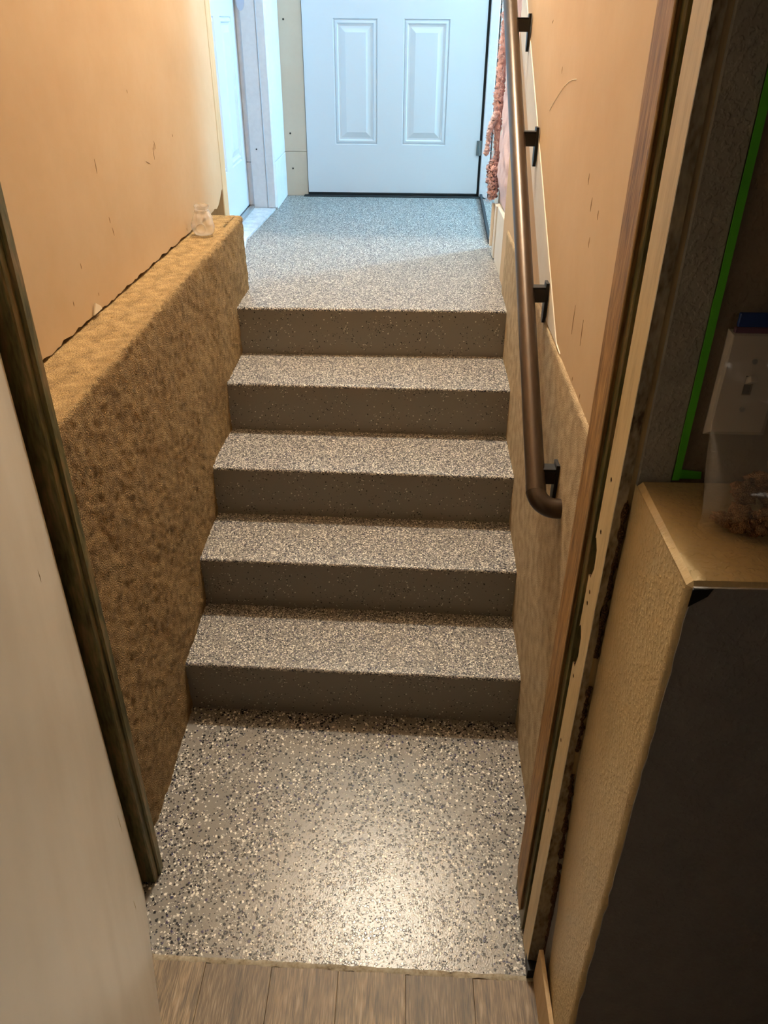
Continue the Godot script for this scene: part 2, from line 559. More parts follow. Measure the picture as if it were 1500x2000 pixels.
func floors() -> void:
	flat_floor("floor_lower", [Vector3(-0.6, 0, -1.60), Vector3(0.37, 0, -1.57), Vector3(0.37, 0, -0.846), Vector3(-0.6, 0, -0.872)], 0.1, M.floor, "speckled grey epoxy floor at the foot of the steps")
	# upper landing: a gently wavy slab
	var lf := flat_floor("floor_upper", [Vector3(-0.80, UP_Y, -2.66), Vector3(0.43, UP_Y, -2.66), Vector3(0.43, UP_Y, -4.72), Vector3(-0.80, UP_Y, -4.72)], 0.1, M.dense, "speckled grey epoxy landing at the head of the steps")
	lf.position.y = 0.0
	flat_floor("floor_side", [Vector3(0.431, UP_Y - 0.004, -3.4), Vector3(2.6, UP_Y - 0.004, -3.4), Vector3(2.6, UP_Y - 0.004, -4.9), Vector3(0.431, UP_Y - 0.004, -4.9)], 0.1, M.dense, "speckled floor of the side room past the landing")
	# wood-look planks of the basement floor
	var b := base("floor_basement")
	tag(b, "wood-look plank floor in front of the speckled floor", "floor", "structure")
	put("subfloor", box(Vector3(-2.4, -0.10, -0.85), Vector3(2.4, -0.0065, 2.4), 0.0), M.paper, b)
	var xs := -0.105 - 0.1375 * 4
	for k in 9:
		var x0 := xs + 0.1375 * k
		var z := -0.857
		var ends := [0.32, 0.75, 0.14, 0.55, 0.86, 0.22, 0.66, 0.4, 0.9]
		var cut: float = ends[k]
		for seg in [[z + 0.0277 * x0 + 0.008, z + cut], [z + cut, z + cut + 1.2]]:
			put("plank", box(Vector3(x0 + 0.0002, -0.006, seg[0]), Vector3(x0 + 0.1373, 0.001, seg[1] - 0.0004), 0.0006), M.planks[(k * 2 + int(seg[0] > -0.6)) % 3], b)
	# patched strip between the planks and the epoxy
	var pst := grid(60, 3, func(u: float, v: float) -> Vector3:
		var x := lerpf(-0.55, 0.31, u)
		var w := 0.006 + 0.004 * nz.get_noise_1d(x * 30.0)
		return Vector3(x, 0.0022 - 0.003 * absf(v - 0.5), -0.857 + 0.0277 * x + (v - 0.35) * w * 2.0))
	put("patched_seam", pst, M.greyjamb, b)


func xleft(z: float) -> float:
	return lerpf(-0.573, -0.561, smoothstep(-2.18, -2.36, z))


func xright(z: float) -> float:
	return 0.338 + 0.0168 * (-z - 1.27)


func stairs() -> void:
	var s := base("staircase")
	tag(s, "five grey concrete steps coated with black and white paint flakes", "stairs", "structure")
	for k in 5:
		var y1 := R * (k + 1)
		var y0 := R * k
		var rad := 0.009
		var nu := 60
		var zz := func(x: float, kk: int) -> float: return lerpf(ZL[kk], ZR[kk], (x + 0.573) / 0.914)
		var wave := func(x: float, kk: int) -> float: return 0.0016 * nz.get_noise_2d(x * 7.0, kk * 9.0) + 0.0006 * nz.get_noise_2d(x * 40.0, kk * 5.0)
		var step := Node3D.new()
		step.name = "step"
		s.add_child(step, true)
		# riser, with the cove where it meets the tread below
		var riser := grid(nu, 10, func(u: float, v: float) -> Vector3:
			var x := lerpf(-0.60, 0.385, u)
			var z: float = zz.call(x, k)
			var y := lerpf(y0 - 0.01, y1 - rad, v)
			return Vector3(x, y, z - 0.002 * (1.0 - v) + 0.0012 * nz.get_noise_3d(x * 6.0, y * 9.0, k)), false, func(p: Vector3) -> Vector2: return Vector2(p.x + 0.37 * k, p.y))
		put("riser", riser, M.riser, step)
		var zb: Callable = (func(x: float) -> float: return zz.call(x, k + 1) - 0.01) if k < 4 else (func(_x: float) -> float: return -2.662)
		var tread := grid(nu, 18, func(u: float, v: float) -> Vector3:
			var x := lerpf(-0.60, 0.385, u)
			var z: float = zz.call(x, k)
			var w: float = wave.call(x, k)
			if v <= 0.5:
				var an := v * PI
				return Vector3(x, y1 - rad + rad * sin(an) + w * v * 2.0, z - rad + rad * cos(an))
			var t := (v - 0.5) * 2.0
			var zf: float = zb.call(x)
			return Vector3(x, y1 + w * (1.0 - t) + 0.0008 * nz.get_noise_3d(x * 9.0, t * 3.0, k * 3.0), lerpf(z - rad, zf, t)), false, func(p: Vector3) -> Vector2: return Vector2(p.x + 0.61 * k, p.z - p.y))
		put("tread", tread, [M.tread, M.tread, M.dense, M.dense, M.dense][k], step)
		# solid concrete under the coat
		var c0 := Vector3(-0.6, y0 - 0.05, 0)
		put("core", prism([Vector3(-0.6, y0 - 0.05, ZL[k] - 0.012), Vector3(0.385, y0 - 0.05, ZR[k] - 0.012), Vector3(0.385, y0 - 0.05, -2.655), Vector3(-0.6, y0 - 0.05, -2.655)], Vector3(0, R + 0.04, 0)), M.paper, step)


# ---------------------------------------------------------------- side walls
# a rough wall swept along a plan path: cross-section runs up the face, over the rounded top edge and back over the ledge
func rough_wall(path: Array, top: float, depth: float, low: float, amp: float, freq: float, sd: float, inward: float, piece := 0) -> ArrayMesh:
	var cs := []   # [distance behind the face, height]; piece 1 is the face alone, 2 the ledge alone
	var y := low
	while y < top - 0.016:
		cs.append(Vector2(0, y)); y += 0.0095
	for k in 7:
		var an := PI / 2 * k / 6.0
		cs.append(Vector2(0.014 - 0.014 * cos(an), top - 0.014 + 0.014 * sin(an)))
	var d := 0.022
	while d < depth:
		cs.append(Vector2(d, top)); d += 0.0095
	cs.append(Vector2(depth, top))
	if piece == 1: cs = cs.filter(func(c): return c.x < 0.0121)
	if piece == 2: cs = cs.filter(func(c): return c.x > 0.0079)
	var pts := []
	for i in path.size() - 1:
		var n := maxi(1, int((path[i + 1][0] - path[i][0]).length() / 0.0095))
		for k in n: pts.append([path[i][0].lerp(path[i + 1][0], float(k) / n), path[i][1].lerp(path[i + 1][1], float(k) / n).normalized()])
	pts.append(path[-1])
	var nu := pts.size() - 1
	var nv := cs.size() - 1
	return grid(nu, nv, func(u: float, v: float) -> Vector3:
		var p: Array = pts[int(round(u * nu))]
		var c: Vector2 = cs[int(round(v * nv))]
		var q := Vector3(p[0].x - p[1].x * c.x, c.y, p[0].y - p[1].y * c.x)
		var h := amp * nz.get_noise_3d(q.x * freq + sd, q.y * freq, q.z * freq) + amp * 0.5 * nz.get_noise_3d(q.x * freq * 3.1, q.y * freq * 3.1 + sd, q.z * freq * 3.1) + amp * 1.4 * nz.get_noise_3d(q.x * 5.0, q.y * 5.0 + sd, q.z * 5.0)
		var nf := clampf(c.x / 0.014, 0.0, 1.0)
		return q + Vector3(p[1].x * h * (1.0 - nf * 0.7), h * nf, p[1].y * h * (1.0 - nf * 0.7)), inward < 0.0)


func concrete_walls() -> void:
	var path := []
	var z := -0.93
	while z > -2.81:
		path.append([Vector2(xleft(z), z), Vector2(1, 0)]); z -= 0.04
	for k in 7:
		var an := PI / 2 * k / 6.0
		path.append([Vector2(-0.561 - 0.025 + 0.025 * cos(an), -2.825 - 0.025 * sin(an)), Vector2(cos(an), -sin(an))])
	path.append([Vector2(-0.72, -2.85), Vector2(0, -1)])
	var l := put("wall_left", rough_wall(path, 1.078, 0.20, -0.03, 0.0034, 45.0, 0.0, 1.0, 1), M.ochre)
	put("ledge", rough_wall(path, 1.078, 0.20, -0.03, 0.0034, 45.0, 0.0, 1.0, 2), M.ledge, l)
	tag(l, "rough ochre concrete foundation wall with a ledge left of the steps", "wall", "structure")
	path = []
	z = -0.96
	while z > -2.81:
		path.append([Vector2(xright(z) - 0.006, z), Vector2(-1, 0)]); z -= 0.04
	for k in 7:
		var an := PI / 2 * k / 6.0
		path.append([Vector2(xright(-2.83) - 0.006 + 0.025 - 0.025 * cos(an), -2.825 - 0.025 * sin(an)), Vector2(-cos(an), -sin(an))])
	path.append([Vector2(0.46, -2.85), Vector2(0, -1)])
	var r := put("wall_right", rough_wall(path, 1.044, 0.06, -0.03, 0.0010, 70.0, 40.0, -1.0), M.tan)
	tag(r, "gritty tan concrete foundation wall right of the steps", "wall", "structure")


# a board standing on edge: front face along x = fx(z), lower edge fy(z)
func board(fx: Callable, fy: Callable, z0: float, z1: float, top: float, thick: float, n: int) -> ArrayMesh:
	var st := tool()
	for i in n:
		var a := lerpf(z0, z1, float(i) / n)
		var b := lerpf(z0, z1, float(i + 1) / n)
		var p := [Vector3(fx.call(a), fy.call(a), a), Vector3(fx.call(b), fy.call(b), b), Vector3(fx.call(b), top, b), Vector3(fx.call(a), top, a)]
		var q := []
		for v in p: q.append(v + Vector3(thick, 0, 0))
		var c: Vector3 = (p[0] + q[2]) / 2.0
		face(st, p, c)
		face(st, q, c)
		face(st, [p[0], p[1], q[1], q[0]], c)
		face(st, [p[2], p[3], q[3], q[2]], c)
		if i == 0: face(st, [p[0], p[3], q[3], q[0]], c)
		if i == n - 1: face(st, [p[1], p[2], q[2], q[1]], c)
	return st.commit()


func drywalls() -> void:
	var fxl := func(z: float) -> float: return -0.705 + 0.024 * (-z - 1.34)
	var fyl := func(z: float) -> float:
		var y := 1.086 + 0.006 * nz.get_noise_1d(z * 14.0) + 0.004 * nz.get_noise_1d(z * 60.0)
		return y + (0.045 * smoothstep(-2.93, -3.02, z))
	var l := put("wall_left_upper", board(fxl, fyl, -0.95, -3.02, 3.68, -0.0127, 130), M.drywall)
	tag(l, "peach painted wallboard with a torn lower edge above the left ledge", "wall", "structure")
	# scuffs and nail dents: [z, y, length, lean]
	for m in [[-2.151, 1.503, 0.008, 0.2], [-2.309, 1.364, 0.022, 0.35], [-2.30, 1.36, 0.016, -0.3], [-2.29, 1.345, 0.03, 0.05], [-2.235, 1.33, 0.04, 1.25], [-1.872, 1.374, 0.03, 0.08], [-1.899, 1.253, 0.014, 0.2], [-1.909, 1.225, 0.02, 0.25], [-2.513, 1.099, 0.008, 0.2], [-1.758, 1.12, 0.007, 0.0], [-1.402, 1.244, 0.006, 0.0], [-1.693, 1.2, 0.012, 0.0], [-2.485, 1.368, 0.008, 0.1], [-1.62, 1.14, 0.01, -0.1]]:
		var c := Vector3(fxl.call(m[0]) + 0.0002, m[1], m[0])
		var d: Vector3 = Vector3(0, cos(m[3]), sin(m[3])) * m[2] * 0.5
		put("scuff", tube([c - d, c, c + d], [0.0003, 0.0008, 0.0003], 5), M.scuff, l)
	put("torn_chip", prism([Vector3(-0.6935, 1.089, -1.70), Vector3(-0.6925, 1.112, -1.715), Vector3(-0.6915, 1.098, -1.74), Vector3(-0.6915, 1.09, -1.745)], Vector3(0.004, 0.001, 0)), M.chip, l)
	# old wood plate in the gap behind the board
	var sp := put("sill_plate", box(Vector3(-0.76, 1.072, -3.0), Vector3(-0.712, 1.14, -0.95), 0.002), M.rot, l)
	# right
	var fxr := func(z: float) -> float: return xright(z)
	var fyr := func(z: float) -> float: return (1.042 + 0.002 * nz.get_noise_1d(z * 20.0)) if z > -2.79 else UP_Y + 0.004
	var r := put("wall_right_upper", board(fxr, fyr, -1.0, -3.0, 3.68, 0.0127, 100), M.drywall)
	tag(r, "peach painted wallboard above the right concrete wall behind the handrail", "wall", "structure")
	for m in [[-2.263, 1.655, 0.016, 1.1], [-2.034, 1.562, 0.014, 0.1], [-1.533, 1.15, 0.06, 0.03], [-1.441, 1.155, 0.05, -0.06], [-1.517, 1.371, 0.025, 0.1], [-1.571, 1.406, 0.02, 0.1], [-1.449, 1.366, 0.016, 0.0], [-1.465, 1.052, 0.01, 0.0], [-1.38, 1.052, 0.01, 0.0], [-1.49, 1.31, 0.02, 0.1]]:
		var c := Vector3(xright(m[0]) - 0.0001, m[1], m[0])
		var d: Vector3 = Vector3(0, cos(m[3]), sin(m[3])) * m[2] * 0.5
		put("scuff", tube([c - d, c, c + d], [0.0003, 0.0009, 0.0003], 5), M.scuff, r)
	var sc := []
	for k in 9:
		var t := k / 8.0
		var zz := lerpf(-2.16, -1.83, t)
		sc.append(Vector3(xright(zz), 1.47 + 0.085 * sin(t * 1.5), zz))
	put("scratch", tube(sc, 0.0008, 5), M.chip, r)
	# pale board under the handrail brackets, parallel to the steps
	var yb := func(z: float) -> float: return 1.711 + (z + 2.869) * -0.555
	var st := tool()
	for prof in [[-0.14, -0.030, 0.0016], [-0.028, 0.0, 0.0022]]:
		for i in 24:
			var a := lerpf(-1.62, -3.0, i / 24.0)
			var b := lerpf(-1.62, -3.0, (i + 1) / 24.0)
			var p := []
			for e in [[a, prof[0]], [b, prof[0]], [b, prof[1]], [a, prof[1]]]:
				p.append(Vector3(xright(e[0]) - prof[2], maxf(1.046, yb.call(e[0]) + e[1]), e[0]))
			if (p[2].y - p[1].y) < 0.001: continue
			var q := []
			for v in p: q.append(v + Vector3(prof[2], 0, 0))
			var c: Vector3 = (p[0] + q[2]) / 2.0
			face(st, p, c)
			face(st, [p[0], p[1], q[1], q[0]], c); face(st, [p[3], p[2], q[2], q[3]], c)
			if i == 0: face(st, [p[0], p[3], q[3], q[0]], c)
	put("backing_board", st.commit(), M.pale, r)
	# bare end of the right wall by the landing: worn trims below the torn insulation
	var e: Node3D = put("wall_right_end", box(Vector3(0.388, UP_Y - 0.04, -3.0), Vector3(0.47, 3.68, -3.50), 0.003), M.pale)
	tag(e, "pale bare wall end beside the landing, below the torn insulation", "wall", "structure")
	e = base("trim_8")
	tag(e, "worn pale corner trims at the bare wall end beside the landing", "trim", "structure")
	put("corner_trim", box(Vector3(0.354, 0.868, -3.33), Vector3(0.366, 1.035, -3.352), 0.002), M.pale, e)
	put("corner_trim", box(Vector3(0.366, 0.832, -3.28), Vector3(0.387, 1.035, -3.335), 0.002), M.pale, e)
	put("trim_face", box(Vector3(0.371, UP_Y, -3.0), Vector3(0.387, 1.035, -3.27), 0.002), M.pale, e)
	put("dark_cavity", box(Vector3(0.384, 1.04, -3.39), Vector3(0.3875, 2.4, -3.49), 0.001), M.rot, e)
	# ceiling over stairs, landing and side room, and the walls nobody sees
	var cl := put("ceiling", box(Vector3(-0.96, 3.67, -0.86), Vector3(2.7, 3.77, -5.26), 0.0), M.ceil)
	put("soffit", box(Vector3(-0.86, 2.7, -3.15), Vector3(2.1, 3.67, -3.22), 0.0), M.ceil, cl)
	tag(cl, "pale ceiling over the stairwell and landing", "ceiling", "structure")


# ---------------------------------------------------------------- the landing's far end
# front face of a panelled door in its own axes: x along, y up, front to +z
func panel_door(w: float, h: float, t: float, panels: Array) -> ArrayMesh:
	var st := tool()
	var c := Vector3(w / 2, h / 2, -t / 2)
	var xs := [0.0, w]
	var ys := [0.0, h]
	for p in panels:
		for v in [p[0], p[2]]:
			if not v in xs: xs.append(v)
		for v in [p[1], p[3]]:
			if not v in ys: ys.append(v)
	xs.sort(); ys.sort()
	for i in xs.size() - 1:
		for j in ys.size() - 1:
			var mx: float = (xs[i] + xs[i + 1]) / 2
			var my: float = (ys[j] + ys[j + 1]) / 2
			if panels.any(func(p): return mx > p[0] and mx < p[2] and my > p[1] and my < p[3]): continue
			face(st, [Vector3(xs[i], ys[j], 0), Vector3(xs[i + 1], ys[j], 0), Vector3(xs[i + 1], ys[j + 1], 0), Vector3(xs[i], ys[j + 1], 0)], c)
	var prof := [[0.0, 0.0], [0.004, -0.007], [0.010, -0.002], [0.019, -0.001], [0.025, -0.008], [0.033, -0.009], [0.060, -0.001], [0.063, -0.001]]
	for p in panels:
		for k in prof.size() - 1:
			var a = prof[k]; var b = prof[k + 1]
			var ra := [Vector3(p[0] + a[0], p[1] + a[0], a[1]), Vector3(p[2] - a[0], p[1] + a[0], a[1]), Vector3(p[2] - a[0], p[3] - a[0], a[1]), Vector3(p[0] + a[0], p[3] - a[0], a[1])]
			var rb := [Vector3(p[0] + b[0], p[1] + b[0], b[1]), Vector3(p[2] - b[0], p[1] + b[0], b[1]), Vector3(p[2] - b[0], p[3] - b[0], b[1]), Vector3(p[0] + b[0], p[3] - b[0], b[1])]
			for s in 4:
				face(st, [ra[s], ra[(s + 1) % 4], rb[(s + 1) % 4], rb[s]], Vector3((p[0] + p[2]) / 2, (p[1] + p[3]) / 2, -2.0))
			if k == prof.size() - 2: face(st, rb, c)
	face(st, [Vector3(0, 0, 0), Vector3(w, 0, 0), Vector3(w, 0, -t), Vector3(0, 0, -t)], c)
	face(st, [Vector3(0, h, 0), Vector3(w, h, 0), Vector3(w, h, -t), Vector3(0, h, -t)], c)
	face(st, [Vector3(0, 0, 0), Vector3(0, h, 0), Vector3(0, h, -t), Vector3(0, 0, -t)], c)
	face(st, [Vector3(w, 0, 0), Vector3(w, h, 0), Vector3(w, h, -t), Vector3(w, 0, -t)], c)
	face(st, [Vector3(0, 0, -t), Vector3(w, 0, -t), Vector3(w, h, -t), Vector3(0, h, -t)], c)
	return st.commit()


func landing_end() -> void:
	var W := 0.933
	var y0 := 0.846
	# far door
	var d := base("door_1", Vector3(-0.534, y0, -4.626))
	tag(d, "white panelled door at the far end of the landing", "door", "structure")
	var ps := [[0.157, 0.243, 0.382, 0.82], [0.515, 0.243, 0.748, 0.82], [0.157, 0.95, 0.382, 1.85], [0.515, 0.95, 0.748, 1.85]]
	put("slab", panel_door(W, 1.98, 0.044, ps), M.white, d)
	put("door_sweep", box(Vector3(0.0, -0.018, 0.002), Vector3(W, -0.001, -0.04), 0.002), M.black, d)
	var h := put("hinge", box(Vector3(W - 0.016, 0.195, 0.002), Vector3(W + 0.012, 0.268, 0.006), 0.001), M.hinge, d)
	put("knuckle", tube([Vector3(W + 0.0, 0.195, 0.008), Vector3(W + 0.0, 0.268, 0.008)], 0.006, 10), M.hinge, h)
	put("leaf_plate", box(Vector3(W + 0.006, 0.197, 0.002), Vector3(W + 0.046, 0.266, 0.005), 0.001), M.hinge, h)
	var th := put("threshold", box(Vector3(-0.56, UP_Y - 0.01, -4.60), Vector3(0.44, UP_Y + 0.008, -4.72), 0.004), M.black)
	tag(th, "black threshold under the far white door", "threshold", "structure")
	# door frame right of it
	var t := put("trim_1", box(Vector3(0.413, UP_Y, -4.612), Vector3(0.458, 3.1, -4.70), 0.003), M.jambwhite)
	tag(t, "white frame on the hinge side of the far door", "door frame", "structure")
	put("gasket", box(Vector3(0.401, UP_Y, -4.64), Vector3(0.413, 3.1, -4.70), 0.001), M.black, t)
	# back wall: tan strip left of the door (two pieces with a joint), and the rest over and behind
	var bw := put("wall_back", box(Vector3(-0.9, UP_Y - 0.1, -4.72), Vector3(0.457, 3.68, -5.2), 0.0), M.pale)
	tag(bw, "wall behind the far end of the landing", "wall", "structure")
	put("wall_beyond_gap", box(Vector3(0.472, UP_Y - 0.1, -4.66), Vector3(2.7, 3.68, -5.2), 0.0), M.pale, bw)
	put("gap_end", box(Vector3(0.45, UP_Y - 0.1, -5.2), Vector3(0.48, 3.68, -5.25), 0.0), M.pale, bw)
	put("wallboard_strip", box(Vector3(-0.66, 1.0515, -4.632), Vector3(-0.537, 3.68, -4.72), 0.001), M.beige, bw)
	put("wallboard_strip", box(Vector3(-0.66, UP_Y, -4.632), Vector3(-0.537, 1.0495, -4.72), 0.001), M.beige, bw)
	put("header", box(Vector3(-0.537, 2.84, -4.632), Vector3(0.41, 3.68, -4.72), 0.001), M.drywall, bw)
	for p in [[-0.628, 1.66], [-0.622, 1.14], [-0.617, 0.965]]:
		put("screw", tube([Vector3(p[0], p[1], -4.634), Vector3(p[0], p[1], -4.630)], 0.005, 8), M.screw, bw)
	# short wall strip between the left door and the tan strip, facing the stairs
	var sw := put("wall_left_far", box(Vector3(-0.80, 1.049, -4.25), Vector3(-0.655, 3.68, -4.632), 0.003), M.jambwhite)
	tag(sw, "narrow white wall between the side door and the tan strip", "wall", "structure")
	put("lower_board", box(Vector3(-0.80, UP_Y, -4.25), Vector3(-0.654, 1.047, -4.632), 0.002), M.jambwhite, sw)
	# side door in the left wall, seen at a sharp angle
	var sd := base("door_2", Vector3(-0.80, 0.848, -3.40), PI / 2)
	tag(sd, "white panelled side door in the left wall of the landing", "door", "structure")
	put("slab", panel_door(0.93, 1.98, 0.044, [[0.15, 0.225, 0.375, 0.82], [0.50, 0.225, 0.75, 0.82], [0.15, 0.95, 0.375, 1.85], [0.50, 0.95, 0.75, 1.85]]), M.white, sd)
	var tj := base("trim_2")
	tag(tj, "white frame on the far side of the side door", "door frame", "structure")
	put("gasket", box(Vector3(-0.80, 0.84, -4.30), Vector3(-0.772, 3.1, -4.335), 0.003), M.gasket, tj)
	put("jamb", box(Vector3(-0.775, 0.832, -4.235), Vector3(-0.704, 3.1, -4.34), 0.003), M.jambwhite, tj)
	put("casing", box(Vector3(-0.7025, 0.832, -4.229), Vector3(-0.657, 3.1, -4.26), 0.006), M.jambwhite, tj)
	put("screw", tube([Vector3(-0.742, 1.11, -4.2335), Vector3(-0.742, 1.11, -4.238)], 0.004, 8), M.screw, tj)
	put("oval_sticker", prism(range(20).map(func(k): return Vector3(-0.768 + 0.02 * cos(k * TAU / 20), 1.735 + 0.045 * sin(k * TAU / 20), -4.2345)), Vector3(0, 0, 0.0006)), mat(rgb(196, 206, 226), 0.5), tj)
	var tn := put("trim_3", box(Vector3(-0.80, 0.86, -3.06), Vector3(-0.672, 3.68, -3.14), 0.003), M.stud)
	tag(tn, "bare wooden post on the near side of the side door", "post", "structure")
	# sill of the side door
	var sill := put("trim_4", prism([Vector3(-0.86, UP_Y + 0.009, -2.87), Vector3(-0.60, UP_Y + 0.009, -2.87), Vector3(-0.697, UP_Y + 0.009, -3.557), Vector3(-0.664, UP_Y + 0.009, -4.228), Vector3(-0.86, UP_Y + 0.009, -4.30)], Vector3(0, -0.02, 0)), M.marble)
	tag(sill, "pale mottled sill of the side door", "sill", "structure")
	put("metal_strip", box(Vector3(-0.797, UP_Y + 0.008, -3.2), Vector3(-0.772, UP_Y + 0.02, -4.30), 0.002), M.alu, sill)
	# wall behind the side door and left of everything
	var ow := put("wall_left_outer", box(Vector3(-0.95, -0.1, -0.9), Vector3(-0.86, 3.68, -4.8), 0.0), M.pale)
	tag(ow, "outer wall behind the left side of the stairwell", "wall", "structure")
	# track along the right edge of the landing
	var tr := put("trim_5", prism([Vector3(0.372, UP_Y - 0.01, -3.55), Vector3(0.384, UP_Y - 0.01, -3.55), Vector3(0.431, UP_Y - 0.01, -4.64), Vector3(0.419, UP_Y - 0.01, -4.64)], Vector3(0, 0.032, 0)), M.gasket)
	tag(tr, "dark raised track along the right edge of the landing", "track", "structure")
	# side room
	var s1 := put("wall_side_near", box(Vector3(0.38, UP_Y - 0.1, -3.50), Vector3(2.6, 3.68, -3.36), 0.0), M.pale)
	tag(s1, "near wall of the side room", "wall", "structure")
	var s2 := base("wall_side")
	tag(s2, "outer wall of the side room with a window in it", "wall", "structure")
	put("wall_below", box(Vector3(2.0, UP_Y - 0.1, -3.40), Vector3(2.1, 2.2, -4.8), 0.0), M.pale, s2)
	put("wall_above", box(Vector3(2.0, 2.8, -3.40), Vector3(2.1, 3.68, -4.8), 0.0), M.pale, s2)
	put("wall_beside", box(Vector3(2.0, 2.2, -4.65), Vector3(2.1, 2.8, -4.8), 0.0), M.pale, s2)
	put("wall_beside", box(Vector3(2.0, 2.2, -3.40), Vector3(2.1, 2.8, -4.35), 0.0), M.pale, s2)
	var wn := put("window_1", box(Vector3(2.04, 2.2, -4.35), Vector3(2.06, 2.8, -4.65), 0.0), M.pane)
	tag(wn, "daylit window of the side room", "window", "structure")
	put("window_frame", box(Vector3(1.98, 2.19, -4.345), Vector3(2.04, 2.81, -4.36), 0.002), M.white, wn)
	put("window_frame", box(Vector3(1.98, 2.19, -4.64), Vector3(2.04, 2.81, -4.655), 0.002), M.white, wn)


# ---------------------------------------------------------------- basement room around the camera
func basement() -> void:
	for a in [["wall_basement_left", Vector3(-2.4, -0.1, -0.9), Vector3(-2.3, 2.4, 2.4)], ["wall_basement_right", Vector3(2.3, -0.1, -0.9), Vector3(2.4, 2.4, 2.4)], ["wall_basement_back", Vector3(-2.4, -0.1, 2.3), Vector3(2.4, 2.4, 2.4)]]:
		tag(put(a[0], box(a[1], a[2], 0.0), M.brownwall), "basement wall %s the camera" % {"wall_basement_left": "to the left of", "wall_basement_right": "to the right of", "wall_basement_back": "behind"}[a[0]], "wall", "structure")
	tag(put("ceiling_basement", box(Vector3(-2.4, 2.32, -0.86), Vector3(2.4, 2.42, 2.4), 0.0), M.ceil), "basement ceiling", "ceiling", "structure")
	# wall that holds the doorway
	var w := base("wall_front")
	tag(w, "dim brown basement wall right of the doorway behind the switch", "wall", "structure")
	put("wall_body", box(Vector3(0.335, -0.1, -0.8715), Vector3(2.4, 3.68, -0.99), 0.0), M.brownwall, w)
	put("wall_beside", box(Vector3(-2.4, -0.1, -0.90), Vector3(-0.60, 3.68, -1.0), 0.0), M.brownwall, w)
	put("wall_above", box(Vector3(-0.60, 2.06, -0.8715), Vector3(0.335, 3.68, -0.99), 0.0), M.brownwall, w)
	var p := put("plaster_strip", box(Vector3(0.302, 0.0, -0.867), Vector3(0.346, 2.3, -0.88), 0.002), M.greywall, w)
	p.set_meta("label", "grey bumpy plaster strip beside the door frame")


